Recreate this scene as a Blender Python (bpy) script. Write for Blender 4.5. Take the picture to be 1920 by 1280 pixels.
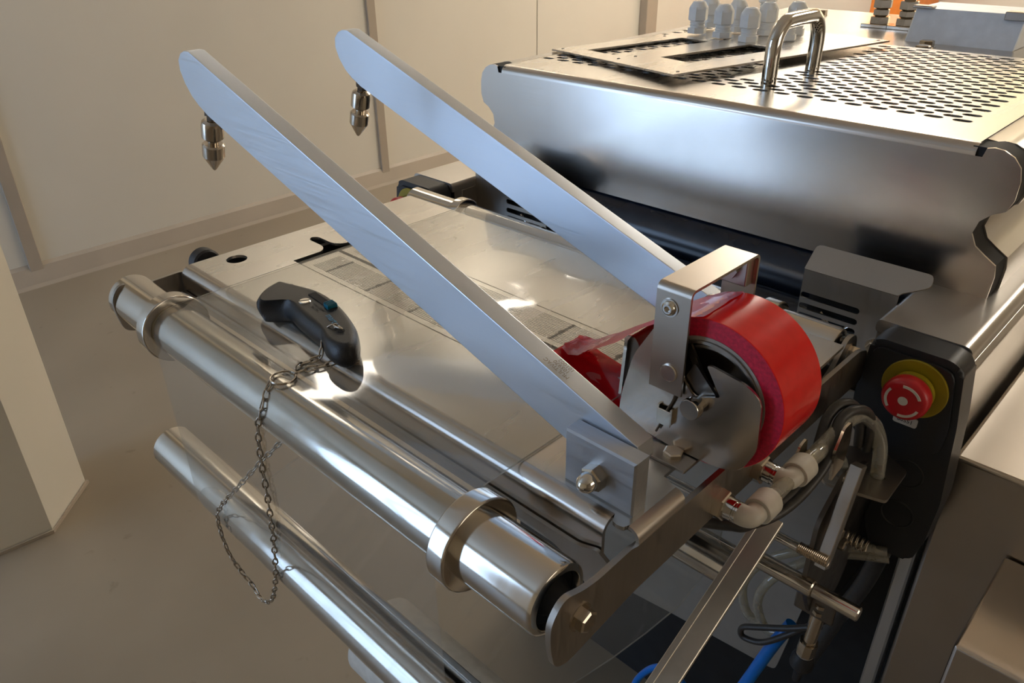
import bpy, bmesh, math, random
from mathutils import Vector, Matrix
from mathutils.geometry import delaunay_2d_cdt
random.seed(7)
PI = math.pi
S = bpy.context.scene
for o in list(bpy.data.objects): bpy.data.objects.remove(o, do_unlink=True)
COL = S.collection
ZF = 950.0                                   # table top height above the floor in mm
def W(x, y, z): return Vector((x/1000, y/1000, (z+ZF)/1000))

# ------------------------------------------------------------------ camera, world, exposure
cd = bpy.data.cameras.new('camera'); cam = bpy.data.objects.new('camera', cd); COL.objects.link(cam)
cd.sensor_width = 36; cd.lens = 27.36; cd.clip_start = 0.02; cd.clip_end = 60
R_ = Vector((0.71724252, 0.69672233, -0.01188156)); D_ = Vector((0.33474352, -0.35945709, -0.87105532)); F_ = Vector((-0.6111546, 0.62078064, -0.49104119))
m = Matrix((R_, -D_, -F_)).transposed().to_4x4(); m.translation = W(0, 0, 330)
cam.matrix_world = m
S.camera = cam
S.view_settings.view_transform = 'Standard'; S.view_settings.look = 'None'
S.view_settings.exposure = 0.0; S.view_settings.gamma = 1; S.view_settings.use_curve_mapping = False
wd = bpy.data.worlds.new('world'); S.world = wd; wd.use_nodes = True
wd.node_tree.nodes['Background'].inputs[0].default_value = (0.75, 0.85, 1, 1)
wd.node_tree.nodes['Background'].inputs[1].default_value = 0.3

WIN = (0.46, 0.66, 0.98); WIN_S = 4.8          # front daylight window
WIN2 = (1.0, 0.86, 0.55); WIN2_S = 0.95        # far garden window
LED = (1.0, 0.92, 0.80); LED_FILL_S = 19.0; LED_S = 12.0         # slim ceiling lamps, and the large panels added as fill light

# ------------------------------------------------------------------ materials
def newmat(name):
    mt = bpy.data.materials.new(name); mt.use_nodes = True
    nt = mt.node_tree; b = nt.nodes['Principled BSDF']
    return mt, nt, b
def tex(nt, scale, detail=4, stretch=(1, 1, 1), rot=(0, 0, 0)):
    tc = nt.nodes.new('ShaderNodeTexCoord'); mp = nt.nodes.new('ShaderNodeMapping')
    mp.inputs['Scale'].default_value = stretch; mp.inputs['Rotation'].default_value = rot
    nz = nt.nodes.new('ShaderNodeTexNoise'); nz.inputs['Scale'].default_value = scale; nz.inputs['Detail'].default_value = detail
    nt.links.new(tc.outputs['Object'], mp.inputs[0]); nt.links.new(mp.outputs[0], nz.inputs[0])
    return nz
def ramp(nt, src, stops):
    r = nt.nodes.new('ShaderNodeValToRGB'); cr = r.color_ramp
    while len(cr.elements) < len(stops): cr.elements.new(.5)
    for e, (p, c) in zip(cr.elements, stops): e.position = p; e.color = (*c, 1)
    nt.links.new(src, r.inputs[0]); return r
def mrange(nt, src, a, b):
    n = nt.nodes.new('ShaderNodeMapRange'); n.inputs['To Min'].default_value = a; n.inputs['To Max'].default_value = b
    n.inputs['From Min'].default_value = .3; n.inputs['From Max'].default_value = .7
    nt.links.new(src, n.inputs['Value']); return n.outputs['Result']
def metal(name, col, r0, r1, stretch=(1, 1, 1), scale=300, bump=.02, var=.06, aniso=0):
    mt, nt, b = newmat(name)
    b.inputs['Metallic'].default_value = 1
    nz = tex(nt, scale, 3, stretch)
    big = tex(nt, 9, 5)
    nt.links.new(mrange(nt, nz.outputs['Fac'], r0, r1), b.inputs['Roughness'])
    c0 = tuple(c*(1-var) for c in col); c1 = tuple(min(1, c*(1+var)) for c in col)
    nt.links.new(ramp(nt, big.outputs['Fac'], [(.3, c0), (.7, c1)]).outputs[0], b.inputs['Base Color'])
    if bump:
        bp = nt.nodes.new('ShaderNodeBump'); bp.inputs['Strength'].default_value = bump; bp.inputs['Distance'].default_value = .0004
        nt.links.new(nz.outputs['Fac'], bp.inputs['Height']); nt.links.new(bp.outputs[0], b.inputs['Normal'])
    return mt
def plastic(name, col, rough, scale=200, var=.1, bump=.0, metallic=0, spec=.5):
    mt, nt, b = newmat(name)
    nz = tex(nt, scale, 4)
    c0 = tuple(c*(1-var) for c in col); c1 = tuple(min(1, c*(1+var)) for c in col)
    nt.links.new(ramp(nt, nz.outputs['Fac'], [(.3, c0), (.7, c1)]).outputs[0], b.inputs['Base Color'])
    b.inputs['Roughness'].default_value = rough; b.inputs['Metallic'].default_value = metallic
    b.inputs['Specular IOR Level'].default_value = spec
    if bump:
        bp = nt.nodes.new('ShaderNodeBump'); bp.inputs['Strength'].default_value = bump; bp.inputs['Distance'].default_value = .0005
        nt.links.new(nz.outputs['Fac'], bp.inputs['Height']); nt.links.new(bp.outputs[0], b.inputs['Normal'])
    return mt
def emit(name, col, s):
    mt, nt, b = newmat(name)
    b.inputs['Base Color'].default_value = (*col, 1)
    b.inputs['Emission Color'].default_value = (*col, 1); b.inputs['Emission Strength'].default_value = s
    nz = tex(nt, 2.0, 2); nt.links.new(mrange(nt, nz.outputs['Fac'], s*.8, s*1.2), b.inputs['Emission Strength'])
    return mt
M = {}
M['brush_x'] = metal('brushed_steel_lengthwise', (.62, .57, .52), 0.20, 0.25, (.004, 1, 1), 2600, .01)      # grain along x
M['brush_y'] = metal('brushed_steel_crosswise', (.60, .57, .53), 0.28, 0.33, (1, .004, 1), 2600, .01)      # grain along y
M['brush_z'] = metal('brushed_steel_upright', (.50, .45, .39), 0.29, 0.34, (1, 1, .004), 2600, .01)
M['table'] = metal('table_steel', (.66, .63, .58), .26, .28, (1, .2, 1), 40, 0, .05)
M['polish'] = metal('turned_steel', (.66, .62, .56), .10, .17, (1, .02, .02), 60, .0, .04)
M['chrome'] = metal('bright_chrome', (.72, .70, .66), .05, .09, scale=50, bump=0, var=.03)
M['alu'] = metal('anodised_aluminium', (.64, .68, .74), .30, .42, (.015, 1, 1), 700, .015, .03)
M['alu_top'] = metal('anodised_aluminium_satin', (.52, .49, .45), .34, .44, (.015, 1, 1), 700, .02, .02)
M['block'] = metal('sawn_aluminium', (.46, .48, .51), .38, .55, (.03, 1, 1), 500, .05, .12)
M['nickel'] = metal('nickel_brass', (.62, .55, .46), .14, .24, scale=150, bump=0)
M['dark_steel'] = metal('dark_steel', (.20, .18, .16), .3, .45, scale=80, bump=.02)
M['pale'] = metal('pale_drawn_aluminium', (.82, .76, .66), .36, .46, scale=300, bump=.01)
M['mid_steel'] = metal('frame_steel', (.42, .39, .35), .28, .42, (1, 1, .05), 400, .03)
M['chain'] = metal('antique_nickel_chain', (.50, .44, .36), .2, .34, scale=200, bump=0)
M['rubber'] = plastic('black_rubber', (.018, .018, .02), .5, 300, .2, .15)
M['cable'] = plastic('grey_black_cable', (.035, .032, .03), .42, 300, .2)
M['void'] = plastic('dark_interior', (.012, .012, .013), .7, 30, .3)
M['housing'] = plastic('black_housing', (.016, .017, .02), .42, 900, .2, .08)
M['knife'] = plastic('grained_black_plastic', (.014, .014, .015), .34, 1300, .3, .55)
M['knife_smooth'] = plastic('smooth_black_plastic', (.02, .02, .02), .22, 200, .1)
M['teal'] = plastic('teal_plastic', (.0, .17, .27), .35, 100)
M['tealtext'] = plastic('teal_print', (.02, .25, .48), .4, 100)
M['red'] = plastic('red_plastic', (.55, .012, .02), .3, 100)
M['redtape'] = plastic('red_tape_film', (.86, .014, .014), .16, 120, .05, .0)
M['redside'] = plastic('layered_red_tape_edge', (.60, .012, .05), .42, 400, .25)
M['redstick'] = plastic('sticky_side_tape', (.85, .015, .02), .28, 120, .04)
M['yellow'] = plastic('yellow_plastic', (.33, .25, .006), .42, 60)
M['white'] = plastic('white_plastic', (.72, .70, .64), .4, 60)
M['label'] = plastic('label_paper', (.62, .60, .55), .5, 60)
M['ink_and_shade'] = plastic('black_ink_and_shade', (.02, .02, .02), .5, 60)  # print, and the painted shade in the vacuum channels
M['engrave'] = plastic('etched_grey', (.30, .27, .23), .5, 60)
M['gland'] = plastic('pale_grey_polyamide', (.84, .85, .84), .38, 80, .04)
M['fitting'] = plastic('cream_fitting_plastic', (.62, .58, .50), .38, 120, .06)
M['card'] = plastic('grey_card_core', (.36, .32, .28), .6, 200)
M['bluesheen'] = plastic('midnight_blue_rubber', (.008, .014, .03), .22, 30, .2)
M['blue'] = plastic('blue_hose', (.0, .16, .62), .32, 60)
M['panelgrey'] = plastic('grey_sheet', (.30, .28, .25), .42, 60, .04, metallic=.35)
M['bluesheet'] = plastic('pale_blue_sheet', (.78, .84, .92), .45, 60, .05, metallic=.3)
M['wall'] = plastic('wall_panel', (.70, .66, .575), .42, 3, .02)
M['trim'] = plastic('wall_trim', (.40, .34, .27), .5, 6, .04)
M['ceil'] = plastic('ceiling_panel', (.76, .71, .63), .6, 3, .02)
M['orange'] = plastic('orange_paint', (.75, .22, .03), .4, 20)
M['win'] = emit('daylight_pane', WIN, WIN_S)
M['win2'] = emit('garden_pane', WIN2, WIN2_S)
M['win3'] = emit('side_daylight_pane', (1.0, .9, .74), 2.0)
M['led'] = emit('lamp_diffuser', LED, LED_S)
M['led_fill'] = emit('fill_panel_diffuser', LED, LED_FILL_S)
def floor_mat():
    mt, nt, b = newmat('poured_floor')
    n1 = tex(nt, 1.6, 6); n2 = tex(nt, 22, 6)
    r = ramp(nt, n1.outputs['Fac'], [(.25, (.22, .175, .125)), (.75, (.32, .265, .195))])
    r2 = ramp(nt, n2.outputs['Fac'], [(.18, (.45, .42, .38)), (.33, (1, 1, 1))])
    mx = nt.nodes.new('ShaderNodeMix'); mx.data_type = 'RGBA'; mx.blend_type = 'MULTIPLY'; mx.inputs[0].default_value = .6
    nt.links.new(r.outputs[0], mx.inputs[6]); nt.links.new(r2.outputs[0], mx.inputs[7]); nt.links.new(mx.outputs[2], b.inputs['Base Color'])
    nt.links.new(mrange(nt, n1.outputs['Fac'], .32, .5), b.inputs['Roughness'])
    return mt
M['floor'] = floor_mat()
def clear(name, tint, opac, rough, bump=0, scale=30, ior=1.45, gl=(1, 1, 1), dc=(.6, .58, .52)):
    mt = bpy.data.materials.new(name); mt.use_nodes = True; nt = mt.node_tree; nt.nodes.clear()
    out = nt.nodes.new('ShaderNodeOutputMaterial'); tr = nt.nodes.new('ShaderNodeBsdfTransparent'); tr.inputs[0].default_value = (*tint, 1)
    g = nt.nodes.new('ShaderNodeBsdfGlossy'); g.inputs['Roughness'].default_value = rough; g.inputs[0].default_value = (*gl, 1)
    d = nt.nodes.new('ShaderNodeBsdfDiffuse'); d.inputs[0].default_value = (*dc, 1)
    lw = nt.nodes.new('ShaderNodeLayerWeight'); lw.inputs[0].default_value = .5; pw = nt.nodes.new('ShaderNodeMath'); pw.operation = 'POWER'; pw.inputs[1].default_value = 4
    fr = nt.nodes.new('ShaderNodeMath'); fr.operation = 'MULTIPLY_ADD'; f0 = ((ior-1)/(ior+1))**2*1.6; fr.inputs[1].default_value = .9-f0; fr.inputs[2].default_value = f0
    nt.links.new(lw.outputs['Facing'], pw.inputs[0]); nt.links.new(pw.outputs[0], fr.inputs[0])
    m1 = nt.nodes.new('ShaderNodeMixShader'); m2 = nt.nodes.new('ShaderNodeMixShader')
    nz = tex(nt, scale, 3)
    op = mrange(nt, nz.outputs['Fac'], opac*.8, opac*1.2); nt.links.new(op, m1.inputs[0])
    nt.links.new(tr.outputs[0], m1.inputs[1]); nt.links.new(d.outputs[0], m1.inputs[2])
    nt.links.new(fr.outputs[0], m2.inputs[0]); nt.links.new(m1.outputs[0], m2.inputs[1]); nt.links.new(g.outputs[0], m2.inputs[2])
    if bump:
        bp = nt.nodes.new('ShaderNodeBump'); bp.inputs['Strength'].default_value = bump; bp.inputs['Distance'].default_value = .002
        nt.links.new(nz.outputs['Fac'], bp.inputs['Height']); nt.links.new(bp.outputs[0], g.inputs['Normal']); nt.links.new(bp.outputs[0], lw.inputs['Normal'])
    nt.links.new(m2.outputs[0], out.inputs[0]); return mt
M['film'] = clear('clear_film', (.93, .93, .92), .13, .05, .05, 8, 1.5)
M['edge'] = clear('film_edge_glint', (.9, .9, .88), .55, .15, 0, 30, 1.5)  # more opaque than the film, for the painted light along its borders
M['hose'] = clear('clear_hose', (.84, .80, .66), .32, .08, 0, 60, 1.5)
M['amber'] = clear('red_translucent_tape', (.75, .04, .06), .42, .08, .2, 40, 1.45, dc=(.75, .02, .03))

# ------------------------------------------------------------------ mesh helpers (coordinates in mm)
def tagk(o, label, cat, group=None):
    o['label'] = label; o['category'] = cat
    if group: o['group'] = group
NOWN = [False]
def thing(name, label, cat, loc, group=None):
    o = bpy.data.objects.new(name, None); COL.objects.link(o); o.empty_display_size = .02
    o.location = W(*loc); o['L'] = list(loc); tagk(o, label, cat, group); return o
def root_loc(p):
    while p.parent: p = p.parent
    return p['L'] if 'L' in p else (0, 0, -ZF)
def finish(bm, name, mat, parent=None, smooth=30, label=None, kind=None, loc=None):
    L = root_loc(parent) if parent else (loc or (0, 0, -ZF))
    off = W(*L)
    bmesh.ops.recalc_face_normals(bm, faces=bm.faces)
    for v in bm.verts: v.co = W(*v.co) - off
    me = bpy.data.meshes.new(name); bm.to_mesh(me); bm.free()
    return link(me, name, mat, parent, smooth, label, kind, L)
def link(me, name, mat, parent, smooth, label, kind, L):
    if mat is not None: me.materials.clear(); me.materials.append(M[mat] if isinstance(mat, str) else mat)
    if smooth:
        me.polygons.foreach_set('use_smooth', [True]*len(me.polygons)); me.set_sharp_from_angle(angle=math.radians(smooth))
    o = bpy.data.objects.new(name, me); COL.objects.link(o)
    if smooth and max(len(p.vertices) for p in me.polygons) <= 100 and len(me.vertices) < 9000 and not NOWN[0]:
        wn = o.modifiers.new('wn', 'WEIGHTED_NORMAL'); wn.keep_sharp = True; wn.weight = 60
    NOWN[0] = False
    if parent: o.parent = parent
    else: o.location = W(*L); o['L'] = list(L)
    if label: o['label'] = label
    if kind: o['kind'] = kind
    return o
def B(): return bmesh.new()
def box(bm, x0, x1, y0, y1, z0, z1, bev=0, seg=2, mat=None):
    r = bmesh.ops.create_cube(bm, size=1); vs = r['verts']
    for v in vs: v.co = Vector(((x0+x1)/2+v.co.x*(x1-x0), (y0+y1)/2+v.co.y*(y1-y0), (z0+z1)/2+v.co.z*(z1-z0)))
    if bev:
        es = list({e for v in vs for e in v.link_edges})
        r = bmesh.ops.bevel(bm, geom=es, offset=bev, segments=seg, affect='EDGES', profile=.5)
        vs = list({v for f in r['faces'] for v in f.verts} | {v for v in vs if v.is_valid})
    if mat is not None:
        for v in vs: v.co = mat @ v.co
    return vs
def frame(d):
    d = Vector(d).normalized(); a = Vector((0, 0, 1)) if abs(d.z) < .9 else Vector((1, 0, 0))
    u = d.cross(a).normalized(); w = d.cross(u).normalized(); return d, u, w
def lathe(bm, org, d, prof, seg=32, phase=0, square=None):
    """prof: list of (t, r); r=0 closes"""
    d, u, w = frame(d); org = Vector(org); rings = []
    for t, r in prof:
        if r <= 1e-6: rings.append([bm.verts.new(org+d*t)])
        else: rings.append([bm.verts.new(org+d*t+(u*math.cos(phase+2*PI*i/seg)+w*math.sin(phase+2*PI*i/seg))*r) for i in range(seg)])
    for a, b in zip(rings, rings[1:]):
        for i in range(seg):
            j = (i+1) % seg
            if len(a) == 1 and len(b) == 1: continue
            if len(a) == 1: bm.faces.new((a[0], b[i], b[j]))
            elif len(b) == 1: bm.faces.new((a[i], a[j], b[0]))
            else: bm.faces.new((a[i], a[j], b[j], b[i]))
    return rings
def cyl(bm, p0, p1, r, seg=24, r2=None, ch=0, phase=0):
    p0 = Vector(p0); p1 = Vector(p1); l = (p1-p0).length; r2 = r if r2 is None else r2
    if ch: lathe(bm, p0, p1-p0, [(0, 0), (0, r-ch), (ch, r), (l-ch, r2), (l, r2-ch), (l, 0)], seg, phase)
    else: lathe(bm, p0, p1-p0, [(0, 0), (0, r), (l, r2), (l, 0)], seg, phase)
def catmull(pts, n=8):
    P = [Vector(p) for p in pts]; P = [2*P[0]-P[1]]+P+[2*P[-1]-P[-2]]; out = []
    for i in range(1, len(P)-2):
        for k in range(n):
            t = k/n; a, b, c, d = P[i-1], P[i], P[i+1], P[i+2]
            out.append(.5*((2*b)+(c-a)*t+(2*a-5*b+4*c-d)*t*t+(3*b-a-3*c+d)*t**3))
    out.append(P[-2]); return out
def sweep(bm, pts, r, seg=12, smooth=8, cap=True, rad=None, closed=False):
    P = catmull(pts, smooth) if smooth else [Vector(p) for p in pts]
    n = len(P); rings = []; u = None
    for i, p in enumerate(P):
        if closed: t = (P[(i+1) % n]-P[i-1]).normalized()
        else: t = (P[min(i+1, n-1)]-P[max(i-1, 0)]).normalized()
        if u is None: u = frame(t)[1]
        else:
            u = (u-t*u.dot(t)).normalized()
        w = t.cross(u); rr = rad(i/(n-1)) if rad else r
        rings.append([bm.verts.new(p+(u*math.cos(2*PI*k/seg)+w*math.sin(2*PI*k/seg))*rr) for k in range(seg)])
    rng = range(n if closed else n-1)
    for i in rng:
        a, b = rings[i], rings[(i+1) % n]
        for k in range(seg): bm.faces.new((a[k], a[(k+1) % seg], b[(k+1) % seg], b[k]))
    if cap and not closed: bm.faces.new(rings[0]); bm.faces.new(rings[-1])
    return P
def prism(bm, poly, ax, a0, a1, bev=0, seg=2):
    """poly 2D points; ax 'x': poly=(y,z) extruded a0..a1 in x; 'y': (x,z); 'z': (x,y)"""
    f = dict(x=lambda p, a: (a, p[0], p[1]), y=lambda p, a: (p[0], a, p[1]), z=lambda p, a: (p[0], p[1], a))[ax]
    va = [bm.verts.new(f(p, a0)) for p in poly]; vb = [bm.verts.new(f(p, a1)) for p in poly]
    n = len(poly); fs = [bm.faces.new(va), bm.faces.new(vb[::-1])]
    for i in range(n): bm.faces.new((va[i], vb[i], vb[(i+1) % n], va[(i+1) % n]))
    if bev:
        es = list({e for f_ in fs for e in f_.edges})
        bmesh.ops.bevel(bm, geom=es, offset=bev, segments=seg, affect='EDGES', profile=.5)
    return va+vb
def plate(loops, ax, a0, a1):
    """flat sheet with holes: constrained triangulation, even-odd inside test, given thickness"""
    NOWN[0] = True
    V2 = []; E2 = []; loops = [[tuple(p) for p in lp] for lp in loops]
    for lp in loops:
        k = len(V2); V2 += [Vector(p) for p in lp]; E2 += [(k+i, k+(i+1) % len(lp)) for i in range(len(lp))]
    vo, eo, fo, _, _, _ = delaunay_2d_cdt(V2, E2, [], 0, 1e-4)
    def inside(x, y):
        c = False
        for lp in loops:
            j = len(lp)-1
            for i in range(len(lp)):
                (xi, yi), (xj, yj) = lp[i], lp[j]
                if (yi > y) != (yj > y) and x < (xj-xi)*(y-yi)/(yj-yi)+xi: c = not c
                j = i
        return c
    bm = bmesh.new(); f = dict(x=lambda p, t: (t, p[0], p[1]), y=lambda p, t: (p[0], t, p[1]), z=lambda p, t: (p[0], p[1], t))[ax]
    A = [bm.verts.new(f(v, a0)) for v in vo]; Z = [bm.verts.new(f(v, a1)) for v in vo]; cnt = {}
    for t in fo:
        cx_ = sum(vo[i][0] for i in t)/len(t); cy_ = sum(vo[i][1] for i in t)/len(t)
        if not inside(cx_, cy_): continue
        bm.faces.new([A[i] for i in t]); bm.faces.new([Z[i] for i in t][::-1])
        for i in range(len(t)):
            e = (t[i], t[(i+1) % len(t)]); key = tuple(sorted(e)); cnt[key] = cnt.get(key, 0)+1
    for (i, j), n in cnt.items():
        if n == 1: bm.faces.new((A[i], A[j], Z[j], Z[i]))
    bmesh.ops.delete(bm, geom=[v for v in bm.verts if not v.link_faces], context='VERTS')
    return bm
def arc(cx, cy, r, a0, a1, n=8):
    return [(cx+r*math.cos(math.radians(a0+(a1-a0)*i/n)), cy+r*math.sin(math.radians(a0+(a1-a0)*i/n))) for i in range(n+1)]
def rrect(x0, x1, y0, y1, r, n=5):
    return arc(x1-r, y1-r, r, 0, 90, n)+arc(x0+r, y1-r, r, 90, 180, n)+arc(x0+r, y0+r, r, 180, 270, n)+arc(x1-r, y0+r, r, 270, 360, n)
def rounded(poly, r, n=4):
    out = []; N = len(poly)
    for i in range(N):
        p0, p1, p2 = Vector(poly[i-1]), Vector(poly[i]), Vector(poly[(i+1) % N])
        rr = r[i] if isinstance(r, (list, tuple)) else r
        a = (p0-p1); b = (p2-p1); k = min(rr, a.length*.45, b.length*.45)
        if k < .05: out.append(tuple(p1)); continue
        s, e = p1+a.normalized()*k, p1+b.normalized()*k
        for j in range(n+1):
            t = j/n; out.append(tuple(s*(1-t)**2+p1*2*t*(1-t)+e*t*t))
    return out
def circ(cx, cy, r, n=20): return [(cx+r*math.cos(2*PI*i/n), cy+r*math.sin(2*PI*i/n)) for i in range(n)]
def sheet(bm, prof, ax, a0, a1, t):
    """thin bent sheet: open profile polyline with thickness t (to its left), extruded"""
    P = [Vector(p) for p in prof]; n = len(P); off = []
    for i in range(n):
        d = (P[min(i+1, n-1)]-P[max(i-1, 0)]).normalized(); off.append(P[i]+Vector((-d.y, d.x))*t)
    prism(bm, [tuple(p) for p in P]+[tuple(p) for p in off[::-1]], ax, a0, a1)
def hexbolt(parent, p, d, r, h, mat='nickel', name='hex_bolt', washer=True, phase=0):
    bm = B(); d = Vector(d).normalized(); p = Vector(p)
    if washer: cyl(bm, p, p+d*.8, r*1.25, 24)
    lathe(bm, p+d*(.8 if washer else 0), d, [(0, 0), (0, r), (h*.86, r), (h, r*.82), (h, 0)], 6, phase)
    return finish(bm, name, mat, parent, smooth=20)
def text(body, size, parent, name, mat, org, ux, uy, depth=.15, label=None):
    """lettering: ux reading direction, uy up direction"""
    cu = bpy.data.curves.new('t', 'FONT'); cu.body = body; cu.size = size; cu.extrude = depth/2; cu.align_x = 'CENTER'; cu.align_y = 'CENTER'
    cu.resolution_u = 2
    ob = bpy.data.objects.new('t', cu); COL.objects.link(ob)
    dg = bpy.context.evaluated_depsgraph_get(); me = bpy.data.meshes.new_from_object(ob.evaluated_get(dg))
    bpy.data.objects.remove(ob); bpy.data.curves.remove(cu)
    bm = bmesh.new(); bm.from_mesh(me); bpy.data.meshes.remove(me)
    ux = Vector(ux).normalized(); uy = Vector(uy).normalized(); uz = ux.cross(uy)
    for v in bm.verts: v.co = Vector(org)+ux*v.co.x+uy*v.co.y+uz*v.co.z
    return finish(bm, name, mat, parent, smooth=0, label=label)
def copy_tree(o, parent=None):
    c = o.copy(); COL.objects.link(c)
    if parent: c.parent = parent
    for ch in [x for x in o.children]: copy_tree(ch, c)
    return c
def place(o, loc): o.location = W(*loc); o['L'] = list(loc)
def structure(bm, name, mat, parent=None, smooth=0, label=None):
    o = finish(bm, name, mat, parent, smooth)
    if not parent: o['kind'] = 'structure'
    if label: o['label'] = label
    return o

# ================================================================== THE SETTING
XL, XR, YF, YB, ZC = -3265, 3200, -2300, 6200, 1900
b = B(); box(b, XL-60, XR+60, YF-60, YB+60, -ZF-60, -ZF); structure(b, 'floor', 'floor', label='smooth brown-grey poured floor')
b = B(); box(b, XL-60, XR+60, YF-60, YB+60, ZC, ZC+60); structure(b, 'ceiling', 'ceil')
# left wall: separate panels with recessed joints
WL = bpy.data.objects.new('wall_left', None); COL.objects.link(WL); WL['kind'] = 'structure'; WL['label'] = 'cream wall of flat panels behind the machine'
b = B(); box(b, XL-60, XL-6, YF, YB, -ZF, ZC); finish(b, 'backing', 'trim', WL, 0)
ys = [YF, -560, 690, 2385, 3560, 4620, YB]
for y0, y1 in zip(ys, ys[1:]):
    b = B(); box(b, XL-6, XL, y0+3, y1-3, -ZF, ZC, 1.5, 1); finish(b, 'wall_panel', 'wall', WL, 0)
for y in (690, 2385):
    b = B(); box(b, XL, XL+14, y-24, y+24, -ZF, ZC, 2, 1); finish(b, 'joint_strip', 'trim', WL, 0)
for y, w in ((4620, 60),):
    b = B(); box(b, XL, XL+60, y-w, y+w, -ZF, ZC, 4, 1); finish(b, 'post', 'trim', WL, 0)
b = B(); prism(b, [(XL, -ZF), (XL+34, -ZF), (XL+28, -ZF+14), (XL+10, -ZF+75), (XL, -ZF+88)], 'y', YF, YB); structure(b, 'baseboard_left', 'trim')
b = B(); box(b, XL-60, -2600, YB, YB+60, -ZF, ZC); box(b, 900, XR+60, YB, YB+60, -ZF, ZC); box(b, -2600, 900, YB, YB+60, -ZF, 150); box(b, -2600, 900, YB, YB+60, 1500, ZC); structure(b, 'wall_back', 'wall')
b = B(); box(b, XR, XR+60, YF, 300, -ZF, ZC); box(b, XR, XR+60, 2300, YB, -ZF, ZC); box(b, XR, XR+60, 300, 2300, -ZF, 0); box(b, XR, XR+60, 300, 2300, 1500, ZC); structure(b, 'wall_right', 'trim')
b = B(); box(b, XL-60, -3050, YF-60, YF, -ZF, ZC); box(b, -1750, XR+60, YF-60, YF, -ZF, ZC); box(b, -3050, -1750, YF-60, YF, 1500, ZC); box(b, -3050, -1750, YF-60, YF, -ZF, -ZF+60); structure(b, 'wall_front', 'wall')
def window(name, x0, x1, z0, z1, y, mat, n, side):
    e = bpy.data.objects.new(name, None); COL.objects.link(e); e['kind'] = 'structure'
    b = B(); w = 45
    box(b, x0, x1, y-25, y+25, z0, z0+w); box(b, x0, x1, y-25, y+25, z1-w, z1)
    for i in range(n+1):
        x = x0+(x1-x0-w)*i/n; box(b, x, x+w, y-25, y+25, z0+w, z1-w)
    finish(b, 'window_frame', 'white', e, 0)
    for i in range(n):
        xa = x0+(x1-x0-w)*i/n+w; xb = x0+(x1-x0-w)*(i+1)/n
        b = B(); box(b, xa, xb, y-6, y+6, z0+w, z1-w); finish(b, 'pane', mat, e, 0)
window('window_1', -3050, -1750, -ZF+60, 1500, YF-30, 'win', 2, 1)
e = bpy.data.objects.new('window_3', None); COL.objects.link(e); e['kind'] = 'structure'
b = B(); box(b, XR+5, XR+55, 300, 2300, 0, 50); box(b, XR+5, XR+55, 300, 2300, 1450, 1500); box(b, XR+5, XR+55, 300, 350, 50, 1450); box(b, XR+5, XR+55, 2250, 2300, 50, 1450); finish(b, 'window_frame', 'white', e, 0)
b = B(); box(b, XR+25, XR+35, 350, 2250, 50, 1450); finish(b, 'pane', 'win3', e, 0)
window('window_2', -2600, 900, 150, 1500, YB+30, 'win2', 4, -1)
# square column at the left
b = B(); prism(b, [(-1750, 225), (-1765, 60), (-1990, 80), (-2000, 300), (-1880, 347)], 'z', -ZF, ZC, 3, 1); structure(b, 'column', 'wall', label='square cream column at the left edge')
b = B(); prism(b, [(-1748, 226), (-1763, 58), (-1760, 56), (-1743, 226), (-1874, 354), (-1880, 350)], 'z', -ZF, -ZF+8); structure(b, 'trim_1', 'trim')
# slim ceiling lamps, then three large unseen panels added to brighten the room
k = 0
for (x0, x1, y0, y1) in ((-3150, -2950, 1500, 2150), (-3150, -2950, 2600, 3250), (-3150, -2950, 3700, 4350), (-1750, -1150, 3700, 4900), (-100, 500, 3900, 5100), (-2700, -2100, 4500, 5700)):
    t = thing('ceiling_lamp', ['slim ceiling lamp nearest the front, along the left wall', 'slim ceiling lamp in the middle of the row along the left wall', 'slim ceiling lamp furthest back along the left wall', 'large unseen fill light panel added beyond the machine, left of centre', 'large unseen fill light panel added beyond the machine, at the right', 'large unseen fill light panel added at the far left corner'][k], 'lamp', ((x0+x1)/2, (y0+y1)/2, ZC)); k += 1
    b = B(); box(b, x0, x1, y0, y1, ZC-40, ZC, 4, 1); finish(b, 'lamp_body', 'white', t, 0)
    b = B(); box(b, x0+15, x1-15, y0+15, y1-15, ZC-46, ZC-40); finish(b, 'diffuser', 'led' if k < 4 else 'led_fill', t, 0)
t = thing('storage_cabinet', 'tall orange cabinet standing at the far wall', 'cabinet', (-2080, 5900, -ZF))
b = B(); box(b, -2230, -1930, 5750, 6150, -ZF, 1300, 6, 1); finish(b, 'cabinet_body', 'orange', t, 0)
b = B(); box(b, -2215, -1945, 5740, 5750, -ZF+60, 1280, 3, 1); finish(b, 'door', 'orange', t, 0)

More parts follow.
